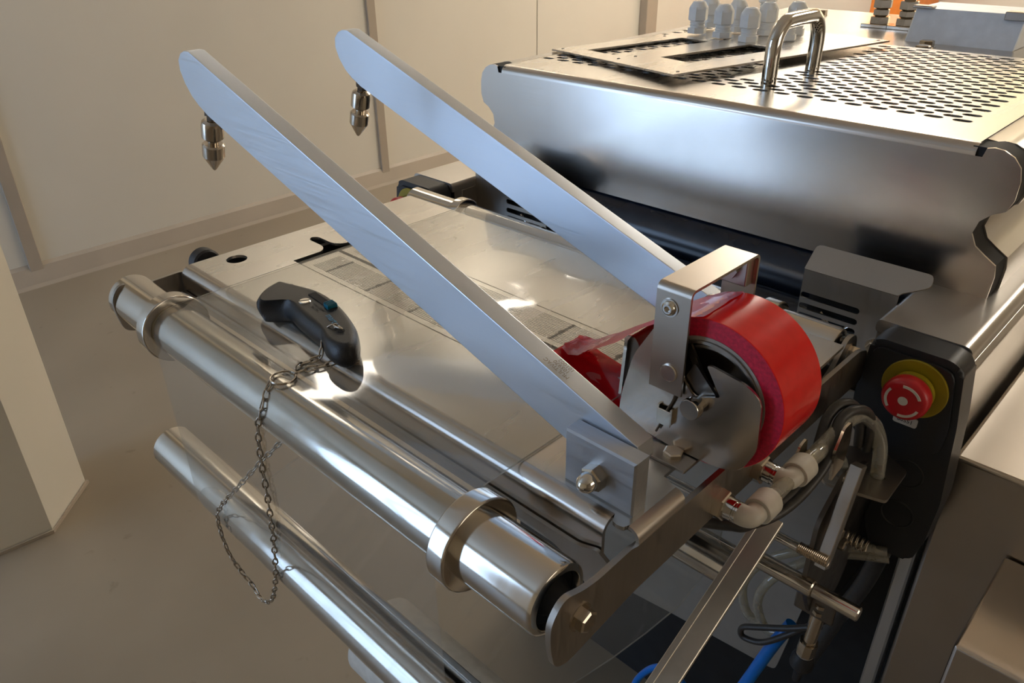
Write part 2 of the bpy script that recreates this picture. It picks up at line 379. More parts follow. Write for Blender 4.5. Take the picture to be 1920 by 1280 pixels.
# ================================================================== FEED TABLE
T = thing('feed_table', 'brushed steel feed table plate between the front and rear rollers', 'table', (-485, 440, -60))
XT0, XT1 = -777, -200
outer = [(XT0, 305), (-213, 305), (-210, 299), (-206, 298), (-202, 299), (-200, 304), (-200, 352), (-212, 356), (-212, 387), (-200, 392), (-196, 470), (-200, 604), (XT0, 604)]
holes = [circ(-753, 345, 11, 24),
         [(-690, 384), (-690, 430)] + [],
         ]
tslot = rounded([(-704, 384), (-283, 384), (-283, 484), (-704, 484), (-704, 449), (-714, 441), (-742, 441), (-748, 435), (-742, 429), (-714, 429), (-704, 421)], [1, 1, 1, 1, 6, 6, 3, 3, 3, 6, 6], 3)
win = rrect(-690, -660, 0, 1, .3)
b = plate([outer, circ(-753, 345, 11, 24), tslot], 'z', -3, 0)
finish(b, 'table_top', 'table', T, 30)
b = B(); prof = [(304.9, 0), (302, -.3), (299, -1.4), (296.5, -3.2), (294.5, -5.6), (293.3, -8.5), (293, -12), (293, -30), (294, -33)]
sheet(b, prof, 'x', XT0, -213, 3); finish(b, 'front_fold', 'brush_x', T, 40)
b = B(); prof = [(-200.1, 0), (-197.2, -.5), (-194.7, -1.9), (-192.8, -4), (-192, -6.6), (-191.6, -9)]
sheet(b, prof, 'y', 302, 352, -2.6); finish(b, 'side_bend', 'brush_y', T, 40)
side = rounded([(221, -12), (232, 0), (248, -6), (262, -8), (294, -7), (300, -9), (352, -9), (620, -9), (640, -16), (640, -46), (406, -46), (300, -47), (236, -55), (225, -50), (221, -30)], [9, 8, 8, 5, 5, 1, 1, 6, 8, 8, 1, 6, 5, 8, 8], 5)
b = plate([side, circ(246, -25, 4)], 'x', -195, -191); finish(b, 'side_plate', 'mid_steel', T, 30)
b = plate([[(p[0], p[1]) for p in side], circ(246, -25, 4)], 'x', -786, -782); finish(b, 'side_plate', 'mid_steel', T, 30, label='left side plate behind the table')
# lower lip with flared right end
lip = rounded([(-777, -26), (-230, -26), (-213, -20), (-197, -30), (-197, -58), (-214, -60), (-236, -40), (-262, -34), (-777, -34)], [1, 4, 4, 4, 2, 8, 12, 14, 1], 4)
b = B(); prism(b, lip, 'y', 289, 292); finish(b, 'front_lip', 'mid_steel', T, 30)
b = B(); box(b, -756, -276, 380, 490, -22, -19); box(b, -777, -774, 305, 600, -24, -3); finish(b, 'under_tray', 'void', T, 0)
b = B(); box(b, -777, -205, 601, 604, -12, -3); finish(b, 'rear_fold', 'brush_x', T, 0)
# vacuum strips with fine grooves (real corrugation)
for (y0, y1, lb) in ((385.2, 431.6, 'front grooved strip'), (436.2, 482.8, 'rear grooved strip')):
    ya, yb = y0+6, y1-6; prof = [(y0, -2), (y0, 0)]; n = 15; p = (yb-ya)/n
    for i in range(n):
        y = ya+i*p; prof += [(y+p*.30, 0), (y+p*.38, -.7), (y+p*.66, -.7), (y+p*.74, 0)]
    prof += [(y1, 0), (y1, -2)]
    b = B(); prism(b, [(y0, 0), (y1, 0), (y1, -3), (y0, -3)], 'x', -690, -678); prism(b, [(y0, 0), (y1, 0), (y1, -3), (y0, -3)], 'x', -297, -284)
    prism(b, prof+[(y1, -3), (y0, -3)], 'x', -678, -297)
    s_ = finish(b, 'vacuum_strip', 'table', T, 0, label=lb+' with fine parallel channels')
    b = B()
    for i in range(n):
        y = ya+i*p; box(b, -678, -297, y+p*.32, y+p*.72, -.72, -.35)
    o = finish(b, 'groove_shade', 'ink_and_shade', s_, 0); o['kind'] = 'stuff'  # black strips stand in for the shade inside the channels
    for x in (-654, -587, -520, -455, -391, -328):
        b = B()
        for i in range(n):
            y = ya+i*p; box(b, x-1.6+(i % 2)*.8, x+1.6+(i % 2)*.8, y+p*.1, y+p*1.06, -.6, .06)
        box(b, x-2.6, x+2.6, (ya+yb)/2-2.4, (ya+yb)/2+2.4, -.6, .06)
        finish(b, 'cross_channel', 'ink_and_shade', s_, 0)
hexbolt(T, (-219, 377, 0), (0, 0, 1), 7.2, 5, 'nickel', phase=.3)
hexbolt(T, (-191, 246.3, -25), (1, 0, 0), 7.5, 6.5, 'nickel', phase=.35)
# black knob behind the left plate
t = thing('black_handwheel', 'round black hand wheel behind the left end of the feed table', 'hand wheel', (-800, 331, -16))
b = B(); lathe(b, (-789, 331, -14), (-1, 0, 0), [(0, 0), (0, 6), (6, 6), (6, 14), (8, 16), (20, 16), (23, 13), (23, 0)], 24); finish(b, 'knob_grip', 'rubber', t)
b = B(); cyl(b, (-786, 331, -14), (-790, 331, -14), 5); finish(b, 'threaded_stud', 'nickel', t)

# ================================================================== ROLLERS
def roller(label, x0, x1, y, z, r, rings=(), filmr=None, name='guide_roller', end=True, group=None):
    t = thing(name, label, 'roller', (x1, y, z-r), group)
    b = B(); lathe(b, (x0, y, z), (1, 0, 0), [(0, 0), (0, r*.55), (0, r-2.5), (.8, r-1), (2.5, r), (x1-x0-4, r), (x1-x0-1.4, r-.9), (x1-x0-.3, r-2.8), (x1-x0, r-5), (x1-x0-.5, r-5.5), (x1-x0-6, r-6.5), (x1-x0-6, 0)], 72)
    finish(b, 'tube', 'polish', t, 40)
    for a, c, rr in rings:
        b = B(); lathe(b, (a, y, z), (1, 0, 0), [(0, r-.5), (0, rr-1.5), (.6, rr-.5), (1.6, rr), (c-a-1.6, rr), (c-a-.6, rr-.5), (c-a, rr-1.5), (c-a, r-.5)], 72)
        finish(b, 'collar', 'polish', t, 40)
    b = B(); lathe(b, (x1-6.5, y, z), (1, 0, 0), [(0, 0), (0, r-6.6), (1.5, r-6.6), (1.5, r-12), (3, r-13), (12.2, 7.6), (12.2, 0)], 32); finish(b, 'bearing', 'void', t, 40)
    return t
RA = roller('large polished front guide roller with two collars under the film', -800, -207, 246.3, -24.9, 24.7, ((-711, -695, 33.5), (-288, -272, 33.5)))
RB = roller('lower polished roller hanging below the front roller', -806, -207, 248, -222, 24.7)
RC = roller('slim rear guide roller beside the hood', -800, -212, 630, -18, 18, ((-712, -698, 24), (-288, -272, 24)))
RD = roller('inner film roller low behind the side plate', -790, -200, 468, -160, 18)
# roller bracket at the far right (behind the tape)
t = thing('roller_bracket', 'bent steel arm bolted to the right end of the rear roller', 'bracket', (-205, 620, -50))
b = B(); prism(b, rounded([(560, -38), (600, -24), (622, -2), (640, -4), (646, -22), (636, -42), (610, -46), (575, -60)], [3, 8, 8, 8, 8, 8, 5, 3]), 'x', -207, -203); finish(b, 'arm_plate', 'mid_steel', t, 30)
hexbolt(t, (-203, 630, -20), (1, 0, 0), 7.5, 8, 'nickel', phase=.2)

# ================================================================== CLAMP ARMS
ang = math.atan2(.333, 1)
def make_arm():
    L = (-213, 324, 0)
    t = thing('hold_down_lever', '', 'clamp arm', L)
    # outline in x-z plane of y = 324..340
    topR = (-213, 40.5); topL = (-719, 216)
    n = Vector((-math.sin(ang), 0)); u = Vector((-507, 175)).normalized(); dn = Vector((-u.y, -u.x))   # perpendicular downwards
    dn = Vector((u[1]*-1, u[0])) ; dn = Vector((-abs(u[1]), -abs(u[0])))
    TR = Vector(topR); TL = Vector(topL); h = 42
    BR = TR+dn*h; BL = TL+dn*h+u*-4
    pts = [tuple(TR), tuple(TR+dn*h*.45+Vector((2, 0))), tuple(BR+Vector((4, 2)))]
    bl0 = TL+dn*h-u*10
    c1 = TL+u*22+dn*2
    pts += [tuple(bl0)]
    # rounded nose
    nose = [(-708, 163), (-722, 169), (-733, 176.5), (-742, 187), (-747, 198), (-746, 207.5), (-739, 214), (-731, 216.8), (-722, 217)]
    pts = [(-213, 40.5), (-211, 30), (-222, 4), (-228, 4)] + nose
    b = B(); prism(b, pts, 'y', 324, 340, .9, 2)
    bar = finish(b, 'bar', 'alu', t, 25)
    # pin hanging under the nose
    P0 = Vector((-716.5, 332, 162)); d = Vector((-.30, 0, -1)).normalized()
    b = B(); lathe(b, P0-d*3, d, [(0, 0), (0, 7), (4, 7), (5, 5), (9, 5)], 6); finish(b, 'jam_nut', 'dark_steel', t, 20)
    b = B(); lathe(b, P0+d*4, d, [(0, 0), (0, 4.2), (2.5, 4.2), (2.5, 6.4), (4.5, 9.4), (8.5, 10.2), (20, 10.2), (21.5, 8.6), (21.5, 4.8), (27, 4.8), (27, 8.8), (28.5, 10.4), (40, 10.4), (55, 1.8), (56.5, 0)], 40)
    finish(b, 'locking_pin', 'nickel', t, 25)
    return t
A1 = make_arm(); A1['label'] = 'raised aluminium clamp arm in front, nearest the knife, with pointed pin'
A2 = copy_tree(A1); place(A2, (-213, 496, 0)); A2['label'] = 'raised aluminium clamp arm at the back, running behind the red tape'
for a in (A1, A2): a['group'] = 'raised clamp arms over the feed table'
text('MULTIVAC', 4.6, A1, 'engraved_lettering', 'engrave', (-283, 328.3, 65.6+.25), (-.945, 0, .326), (0, -1, 0), .1)
text('105970', 4.6, A1, 'engraved_lettering', 'engrave', (-282, 332.3, 65.3+.25), (-.945, 0, .326), (0, -1, 0), .1)
text('101002', 4.6, A1, 'engraved_lettering', 'engrave', (-281, 336.2, 64.9+.25), (-.945, 0, .326), (0, -1, 0), .1)
def hinge(loc):
    t = thing('hinge_block', '', 'hinge block', (-230, 316, 0))
    b = B(); prism(b, [(-258, 0), (-203, 0), (-203, 40.5), (-258, 40.5)], 'y', 309, 323.8, 1.3, 1); finish(b, 'block', 'block', t, 20)
    b = B(); p = Vector((-231, 309, 18)); lathe(b, p, (0, -1, 0), [(0, 0), (0, 8.8), (7, 8.8), (8, 7.6), (8, 0)], 6, .4)
    n_ = finish(b, 'acorn_nut', 'nickel', t, 20)
    b = B(); lathe(b, p+Vector((0, -7.5, 0)), (0, -1, 0), [(0, 6.6), (3, 6.6), (6, 5.9), (8.4, 4.2), (9.8, 2), (10.2, 0)], 28); finish(b, 'dome', 'chrome', n_, 40)
    return t
H1 = hinge(0); H1['label'] = 'dark aluminium hinge block with acorn nut holding the front clamp arm'
H2 = copy_tree(H1); place(H2, (-230, 488, 0)); H2['label'] = 'hinge block of the rear clamp arm, behind the tape roll'

# ================================================================== TAPE DISPENSER AND TAPE
TC = (-207, 50)     # axis x, z
D = thing('tape_dispenser', 'steel tape dispenser bolted to the table, with bridge strap over the tape', 'dispenser', (-215, 415, 0))
fr = rounded([(-270, 8), (-269, 26), (-261, 62), (-244, 92), (-224, 92), (-222, 60), (-212, 49), (-193.5, 57), (-205.5, 75.5), (-202, 76.5), (-177, 73), (-166, 66), (-164, 30), (-173, 9), (-190, 4), (-225, 3)], [3, 8, 8, 6, 6, 2, 3, 1, 1, 1, 8, 9, 6, 7, 6, 5], 4)
b = B(); prism(b, fr, 'y', 382.6, 384.6, .4, 1); finish(b, 'front_plate', 'brush_x', D, 30)
b = B(); prism(b, [(x, z) for x, z in rounded([(-268, 4), (-262, 66), (-244, 92), (-224, 92), (-209, 52), (-173, 71), (-163, 60), (-162, 34), (-168, 12), (-225, 3)], 5, 3)], 'y', 443, 445, .4, 1); finish(b, 'rear_plate', 'brush_x', D, 30)
# bridge strap (inverted U along y)
b = B(); prof = [(379, 47), (379, 118)] + [(384-5*math.cos(math.radians(a)), 118+5*math.sin(math.radians(a))) for a in (15, 30, 45, 60, 75)] + [(384, 123), (458, 123)] + [(458+5*math.sin(math.radians(a)), 118+5*math.cos(math.radians(a))) for a in (15, 30, 45, 60, 75)] + [(463, 118), (463, 84)]
sheet(b, prof, 'x', -244.5, -219.5, -2); finish(b, 'bridge_strap', 'brush_z', D, 30)
for z, nm in ((108, 0), (62, 1)):
    b = B()
    if nm == 0: lathe(b, (-234, 379, z), (0, -1, 0), [(0, 6.2), (.8, 6.2), (.8, 5.2), (2.4, 4.6), (3.4, 3.2), (3.4, 2), (1.2, 2), (1.2, 0)], 24)
    else: lathe(b, (-230, 379, z), (0, -1, 0), [(0, 6.4), (.8, 6.4), (1.3, 5.6), (1.3, 0)], 28)
    finish(b, 'socket_screw' if nm == 0 else 'rivet', 'chrome' if nm == 0 else 'brush_x', D, 30)
b = B(); box(b, -243, -222, 452, 461, 100, 121, 1); lathe(b, (-234, 452, 111), (0, -1, 0), [(0, 6.5), (4, 6.5), (4, 0)], 6); finish(b, 'clamp_nut', 'mid_steel', D, 20)
# hub, axle
b = B(); lathe(b, (TC[0], 388, TC[1]), (0, 1, 0), [(0, 36.5), (0, 38.5), (53, 38.5), (53, 36.5), (0, 36.5)], 64); finish(b, 'hub_rim', 'mid_steel', D, 30)
b = B(); lathe(b, (TC[0], 392, TC[1]), (0, 1, 0), [(0, 32), (0, 34), (44, 34), (44, 32), (0, 32)], 64)
lathe(b, (TC[0], 410, TC[1]), (0, 1, 0), [(0, 0), (0, 34), (3, 34), (3, 0)], 48)
finish(b, 'hub_disc', 'mid_steel', D, 30)
b = B(); cyl(b, (-207, 376, 47), (-207, 440, 47), 4.5); lathe(b, (-209, 381, 45), (0, -1, 0), [(-2, 0), (-2, 4.5), (2, 4.5), (2, 7), (3, 7.3), (7, 7.3), (8, 6.8), (8, 0)], 32)
finish(b, 'axle_pin', 'chrome', D, 30)
b = B(); prism(b, rounded([(-222, 58), (-216, 72), (-196, 52), (-205, 38), (-213, 42)], 3), 'y', 386, 388.5); prism(b, rounded([(-236, 96), (-232, 98), (-208, 60), (-212, 56)], 2), 'y', 389, 391); finish(b, 'brake_plate', 'dark_steel', D, 30)
# spring clip and wire
b = B(); sweep(b, [(-224, 380.5, 48), (-226, 380.5, 40), (-230, 380, 30), (-233, 380, 20), (-236, 380, 12)], .9, 8); finish(b, 'spring_wire', 'dark_steel', D)
b = B(); box(b, -236, -225, 378.8, 380, 20, 32, .3, 1); box(b, -237, -235.5, 380, 382.5, 21, 34); box(b, -226, -224.6, 379, 382.5, 22, 34); finish(b, 'wire_clip', 'nickel', D, 20)
# cutter blade plate at the left
b = B(); prism(b, rounded([(-272, 24), (-275, 46), (-274, 66), (-268, 69), (-263, 64), (-262, 40), (-266, 27)], 2), 'y', 392, 442, .4, 1); finish(b, 'cutter_bar', 'dark_steel', D, 30)
b = B(); prism(b, rounded([(-276, 20), (-273.5, 68), (-268, 71), (-271, 66), (-273.5, 21)], 1), 'y', 389, 391.5); finish(b, 'cutter_edge', 'chrome', D, 30)
b = B(); prism(b, rounded([(-236, 2), (-190, 2), (-184, 8), (-190, 22), (-240, 22)], 3), 'y', 386, 389); box(b, -240, -203, 366, 388, 0, 2.5, .5, 1); finish(b, 'mounting_foot', 'mid_steel', D, 20)

R = thing('tape_roll', 'thick roll of shiny red packing tape held in the dispenser', 'tape', (TC[0], 415, TC[1]-53.7))
b = B(); ra, rb = 41, 53.6; seg = 96; prof = [(0, ra), (0, rb-.4), (.4, rb), (49.6, rb), (50, rb-.4), (50, ra), (0, ra)]
rings = lathe(b, (TC[0], 390, TC[1]), (0, 1, 0), prof, seg)
o = finish(b, 'tape_winding', 'redtape', R, 30); o.data.materials.append(M['redside'])
for p in o.data.polygons:
    if abs(p.normal.y) > .9: p.material_index = 1
b = B(); lathe(b, (TC[0], 389.5, TC[1]), (0, 1, 0), [(0, 38.6), (0, 41), (51, 41), (51, 38.6), (0, 38.6)], 96); finish(b, 'card_core', 'card', R, 30)
# unwound tail: from the roll's upper left down to the table
def ribbon(path, hw, name, mat, parent, jitter=0, label=None, th=.25):
    b = B(); P = path; rows = []
    for i, (x, z, y0, y1) in enumerate(P):
        n = 8; rows.append([b.verts.new((x+jitter*math.sin(i*1.7+k*2.1), y0+(y1-y0)*k/n, z+jitter*math.cos(i*2.3+k*1.3))) for k in range(n+1)])
    for a, c in zip(rows, rows[1:]):
        for k in range(len(a)-1): b.faces.new((a[k], a[k+1], c[k+1], c[k]))
    bmesh.ops.solidify(b, geom=list(b.faces), thickness=th)
    return finish(b, name, mat, parent, 60, label)
ribbon([(-216, 103.6, 390, 440), (-230, 98.5, 390, 440), (-246, 89.5, 390, 440), (-262, 78, 391, 441), (-272, 69, 391, 441), (-284, 58, 392, 442), (-300, 46, 396, 444), (-318, 32, 404, 448)], 25, 'loose_tail', 'redstick', R, .3, label='unwound red tape running down from the roll')
ribbon([(-318, 32, 404, 448), (-334, 20, 412, 452), (-350, 10, 420, 456), (-362, 7, 428, 458), (-372, 2, 436, 462)], 25, 'torn_end', 'amber', R, .9, label='crumpled torn end of the red tape on the film')
ribbon([(-372, 2, 425, 458), (-352, 1.2, 408, 456), (-330, .9, 398, 452), (-300, .8, 392, 446), (-272, .8, 391, 430)], 25, 'stuck_tail', 'amber', R, .15, label='red tape strip stuck flat on the film')

# ================================================================== CLEAR FILM
film = []
film += [(648.9, -150), (648.9, -90), (648.9, -50)]
for a in range(-6, 92, 8): film.append((630+18.5*math.cos(math.radians(a)), -18+18.5*math.sin(math.radians(a))))
film += [(y, .7) for y in range(600, 280, -20)] + [(270, .5), (258, .3)]
for a in range(90, 185, 6): film.append((246.3+25.1*math.cos(math.radians(a)), -24.9+25.1*math.sin(math.radians(a))))
for z in range(-45, -215, -17): film.append((221.9+math.sin(z*.03)*.6, z))
for a in range(184, 300, 8): film.append((248+25.1*math.cos(math.radians(a)), -222+25.1*math.sin(math.radians(a))))
for t_ in (.1, .25, .4, .55, .7, .85): film.append((262+(462-262)*t_, -244+(-179+244)*t_-18*math.sin(t_*PI)))
for a in range(270, 400, 12): film.append((468+18.4*math.cos(math.radians(a)), -160+18.4*math.sin(math.radians(a))))
film += [(482, -100), (486, -60)]
b = B(); rows = []; XF0, XF1, NX = -694, -290, 26
def xr_(i):
    y, z = film[i]; return XF1+(65*min(1, max(0, (y-262)/180)) if z < -150 and y > 262 and i > 20 else (65 if y > 450 and z < -50 and i > 40 else 0))
for i, (y, z) in enumerate(film):
    rows.append([b.verts.new((XF0+(xr_(i)-XF0)*k/NX, y+.35*math.sin(k*1.3+i*.9)*(1 if z < -60 else .3), z+.18*math.sin(k*.9+i*1.7))) for k in range(NX+1)])
for a, c in zip(rows, rows[1:]):
    for k in range(NX): b.faces.new((a[k], a[k+1], c[k+1], c[k]))
o = finish(b, 'film_web', 'film', None, 80, loc=(-490, 430, 0)); tagk(o, 'wide clear plastic film stretched over the feed table and both front rollers', 'film')
i0 = next(i for i, p in enumerate(film) if i > 20 and p[1] < -240)
for seg_ in (film[3:i0-16], film[i0:]):
    for sd in (0, 1):
        b = B(); rows = []
        for p in seg_:
            i = film.index(p); x = XF0 if sd == 0 else xr_(i)-1.3
            rows.append([b.verts.new((x, p[0], p[1]+.4)), b.verts.new((x+1.3, p[0], p[1]+.4))])
        for a, c in zip(rows, rows[1:]): b.faces.new((a[0], a[1], c[1], c[0]))
        bmesh.ops.solidify(b, geom=list(b.faces), thickness=.3); finish(b, 'film_edge_glint', 'edge', o, 0)  # opaque strips paint the bright line where the film border catches light

# ================================================================== SAFETY KNIFE
K = thing('safety_knife', 'black plastic safety knife with blue slider lying on the film', 'knife', (-550, 312, 1.2))
out = catmull([(-612, 290, 0), (-626, 308, 0), (-634, 326, 0), (-626, 331, 0), (-609, 334, 0), (-588, 338, 0), (-562, 338.5, 0), (-536, 333.5, 0), (-506, 324, 0), (-485, 313, 0), (-473, 303, 0), (-470, 293, 0), (-478, 285.5, 0), (-492, 285.5, 0), (-508, 291, 0), (-530, 294, 0), (-556, 297.5, 0), (-576, 302, 0), (-590, 302, 0), (-602, 294, 0), (-608, 289, 0)], 4)
out = [(p.x, p.y) for p in out]
cx = sum(p[0] for p in out)/len(out); cy = sum(p[1] for p in out)/len(out)
b = B(); lay = []
for (z, ins) in ((1.3, 7), (2.6, 3.4), (6, .9), (11, 0), (16, .5), (19.5, 1.8), (22, 3.6), (23.2, 5.6), (23.6, 8)):
    row = []
    for i, p in enumerate(out):
        q0, q1 = Vector(out[i-1]), Vector(out[(i+1) % len(out)]); tdir = (q1-q0).normalized(); n = Vector((tdir.y, -tdir.x))
        c = Vector(p)+n*ins*-1 if (Vector((cx, cy))-Vector(p)).dot(n) < 0 else Vector(p)+n*ins
        zz = z
        if z > 15:   # lower beak at the tip side
            k = max(0, (-585-c.x)/45); zz = z-k*4*max(0, (c.y-300)/30)
        row.append(Vector((c.x, c.y, zz)))
    for _ in range(int(ins*1.5)): row = [(row[i-1]+row[i]*2+row[(i+1) % len(row)])/4 for i in range(len(row))]
    lay.append([b.verts.new(v) for v in row])
for a, c in zip(lay, lay[1:]):
    for i in range(len(a)): b.faces.new((a[i], a[(i+1) % len(a)], c[(i+1) % len(a)], c[i]))
b.faces.new(lay[0]); b.faces.new(lay[-1])
body = finish(b, 'knife_body', 'knife', K, 50)
ux = Vector((.88, -.10, 0)).normalized()
def kb(name, mat, cxk, cyk, a, l, w, z0, z1, bev, label=None, par=None):
    b = B(); mt = Matrix.Translation((cxk, cyk, 0)) @ Matrix.Rotation(math.radians(a), 4, 'Z')
    box(b, -l/2, l/2, -w/2, w/2, z0, z1, bev, 2, mt); return finish(b, name, mat, par or K, 30, label)
kb('slider_slot', 'void', -556, 325.5, -6, 42, 7.5, 22.5, 23.75, .3)
kb('blade_slider', 'teal', -541.5, 324, -8, 9, 9.5, 22.5, 26.8, .8, 'blue thumb slider')
for i in range(4): kb('slider_rib', 'teal', -545+i*2.4, 324.3-i*.3, -8, .8, 8.6, 26.6, 27.6, .2)
b = B(); lathe(b, (-567, 314, 22.5), (0, 0, 1), [(0, 0), (0, 5.4), (1.2, 5.4), (1.9, 4.6), (2.0, 0)], 28); sc = finish(b, 'slotted_screw', 'chrome', K, 30)
kb('screw_slot', 'ink_and_shade', -567, 314, 60, 9, 1.2, 24.3, 24.62, 0, par=sc)
kb('grip_dimple', 'knife_smooth', -607, 322, -30, 20, 9, 17.6, 20.9, 1.5)
text('martor', 9, K, 'printed_lettering', 'tealtext', (-517, 310, 23.8), (.97, -.24, 0), (.24, .97, 0), .12)
text('MADE IN GERMANY', 2.4, K, 'moulded_lettering', 'ink_and_shade', (-547, 316, 23.75), (.99, -.12, 0), (.12, .99, 0), .12)
text('No. 11700', 2.6, K, 'moulded_lettering', 'ink_and_shade', (-548, 312, 23.75), (.99, -.12, 0), (.12, .99, 0), .12)
b = B(); lathe(b, (-497, 304, 22.5), (0, 0, 1), [(0, 0), (0, 3), (1.35, 3), (1.35, 0)], 16); finish(b, 'lanyard_hole', 'void', K, 30)

# ================================================================== CHAIN AND RING
CH = thing('chain', 'thin nickel chain running from the knife, through a ring and over the front roller', 'chain', (-500, 245, 0))
def linkmesh():
    b = B(); n = 14; pts = []
    for i in range(n):
        a = 2*PI*i/n; x = 5.7*math.cos(a); w = 2.1*math.sin(a)*(1+.35*math.cos(a)); pts.append((x, w, .35*math.cos(a)))
    sweep(b, pts, .78, 5, 0, closed=True)
    for v in b.verts: v.co = Vector(v.co)/1000
    me = bpy.data.meshes.new('link'); b.to_mesh(me); b.free(); me.materials.append(M['chain'])
    me.polygons.foreach_set('use_smooth', [True]*len(me.polygons)); return me
LM = linkmesh(); nlink = 0
def chain(pts, start=0):
    global nlink
    P = catmull(pts, 24); pitch = 8.6; acc = 0; k = start; offW = W(*CH['L'])
    last = P[0]; samp = [P[0]]
    for a, c in zip(P, P[1:]):
        l = (c-a).length
        while acc+l >= pitch:
            t_ = (pitch-acc)/l; a = a.lerp(c, t_); samp.append(a); l = (c-a).length; acc = 0
        acc += l
    for a, c in zip(samp, samp[1:]):
        d = (c-a).normalized(); u = frame(d)[1]; w = d.cross(u)
        rl = .55+(PI/2.4 if k % 2 else 0)+random.uniform(-.25, .25); y_ = u*math.cos(rl)+w*math.sin(rl); z_ = d.cross(y_)
        mt = Matrix((d, y_, z_)).transposed().to_4x4(); mt.translation = W(*((a+c)/2))-offW
        o = bpy.data.objects.new('chain_link', LM); COL.objects.link(o); o.parent = CH; o.matrix_local = mt; k += 1
chain([(-497, 304, 25.5), (-506, 304, 25.5), (-513, 296, 16), (-503, 284, 4), (-509, 272, 2.4), (-502, 258, 2.4)])
chain([(-478, 304, 2.4), (-488, 294, 2.2), (-492, 283, 2.2), (-497, 270, 2.2), (-500, 258, 2.2)], 1)
chain([(-506, 240, 1.5), (-500, 230, -4.5), (-496, 221.5, -14), (-501, 219.2, -32), (-505, 218.8, -50), (-508, 218.8, -73), (-510, 219, -102), (-513, 219, -130), (-521, 220, -172), (-533, 220, -220), (-552, 221, -262), (-568, 222, -282)])
chain([(-568, 222, -282), (-590, 224, -296), (-610, 226, -292), (-628, 223, -278), (-638, 220, -258), (-642, 219, -225), (-630, 219, -195), (-592, 228, -150), (-560, 246, -108), (-530, 262, -72), (-510, 275, -48)], 1)
KR = thing('key_ring', 'small split ring joining the chain on top of the front roller', 'ring', (-500, 247, 1))
b = B(); pts = []
for i in range(56):
    a = 2*PI*i/28; pts.append((-501+10*math.cos(a), 248+10*math.sin(a), 1.5+.9*i/55))
sweep(b, pts, .8, 6, 0); finish(b, 'split_ring', 'chain', KR, 60)

# ================================================================== MACHINE HOOD
HD = thing('machine_hood', 'wide brushed steel hood with slotted top and chrome handle', 'hood', (-482.5, 1000, -20))
RO = [(-176, 136), (-170, 137.5), (-162, 136.5), (-153, 132), (-146, 124), (-143, 112), (-143, 95), (-147, 84), (-157, 79), (-166, 70), (-168.5, 58), (-163, 47), (-153, 40), (-142, 33), (-140, 22), (-141, -3), (-147, -9), (-173, -9), (-178, -2), (-188, 0)]
CXH = -482.5
LO = [(2*CXH-x, z) for x, z in RO][::-1]
poly = [(-184, 128), (-178, 128)] + RO + LO + [(2*CXH+178, 128), (2*CXH+184, 128)]
b = plate([poly], 'y', 780, 782.5); finish(b, 'front_plate', 'brush_x', HD, 30)
b = B(); prof = [(780, 127.5)] + [(790-10*math.cos(math.radians(a)), 128+10*math.sin(math.radians(a))) for a in (10, 20, 30, 40, 50, 60, 70, 80, 90)]
sheet(b, prof, 'x', 2*CXH+184, -184, -2.2); finish(b, 'top_bend', 'brush_x', HD, 40)
# slotted top
b = B(); X0, X1, Z0, Z1 = 2*CXH+184, -184, 135.8, 138
def flat(pts, z=Z1): b.faces.new([b.verts.new((p[0], p[1], z)) for p in pts])
def rectf(xa, xb, ya, yb):
    if xb-xa > .01 and yb-ya > .01: flat([(xa, ya), (xb, ya), (xb, yb), (xa, yb)]); flat([(xa, ya), (xb, ya), (xb, yb), (xa, yb)], Z0)
HP = 7.3
rectf(X0, X1, 790, 862-HP)
row = 0; y = 862.0
while y < 1258:
    x = -778+(13.65 if row % 2 else 0); cur = X0
    while x < -220:
        blank = (-520 < x+9 < -462 and y > 915) or (-560 < x+9 < -520 and y > 1040)
        if not blank:
            xl, xr = x-4.35, x+22.95; rectf(cur, xl, y-HP, y+HP); cur = xr
            l, r = 18.6, 5.4; up = [(x, y)]+arc(x+r, y, r, 180, 90, 4)[1:]+arc(x+l-r, y, r, 90, 0, 4); lo = [(p[0], 2*y-p[1]) for p in up]
            for z in (Z1, Z0):
                flat(up+[(xr, y), (xr, y+HP), (xl, y+HP), (xl, y)], z); flat(lo+[(xr, y), (xr, y-HP), (xl, y-HP), (xl, y)], z)
            lp = up+lo[::-1][1:-1]
            for i in range(len(lp)):
                p, q = lp[i], lp[(i+1) % len(lp)]
                b.faces.new([b.verts.new(v) for v in ((p[0], p[1], Z0), (q[0], q[1], Z0), (q[0], q[1], Z1), (p[0], p[1], Z1))])
        x += 27.3
    rectf(cur, X1, y-HP, y+HP); y += HP*2; row += 1
rectf(X0, X1, y-HP, 1277)
box(b, X0, X0+1, 790, 1277, Z0, Z1); box(b, X1-1, X1, 790, 1277, Z0, Z1); box(b, X0, X1, 1276, 1277, Z0, Z1)
bmesh.ops.remove_doubles(b, verts=b.verts, dist=.01); NOWN[0] = True
finish(b, 'slotted_top', 'table', HD, 0)
# side shells, following the outline
core = [(x-(1.2 if x > CXH else -1.2), z) for x, z in RO]
for sgn in (1, -1):
    pr = [(x if sgn > 0 else 2*CXH-x, z) for x, z in [(-188, 136)]+RO+[(-188, 0)]]
    b = B(); prism(b, pr if sgn > 0 else pr, 'y', 783, 810); finish(b, 'gap_shade', 'void', HD, 30)  # black filler stands in for the shaded gap behind the front plate
    def sh(dx): return [((x+dx) if sgn > 0 else 2*CXH-(x+dx), z) for x, z in [(-190, 137.6)]+RO[:-2]+[(-190, -9)]]
    b = B(); prism(b, sh(2.2), 'y', 810, 1277); finish(b, 'side_shell', 'brush_y', HD, 40)
b = B(); box(b, 2*CXH+190, -190, 1270, 1277, -5, 136); box(b, 2*CXH+190, -190, 800, 1270, 30, 34); finish(b, 'inner_case', 'void', HD, 0)
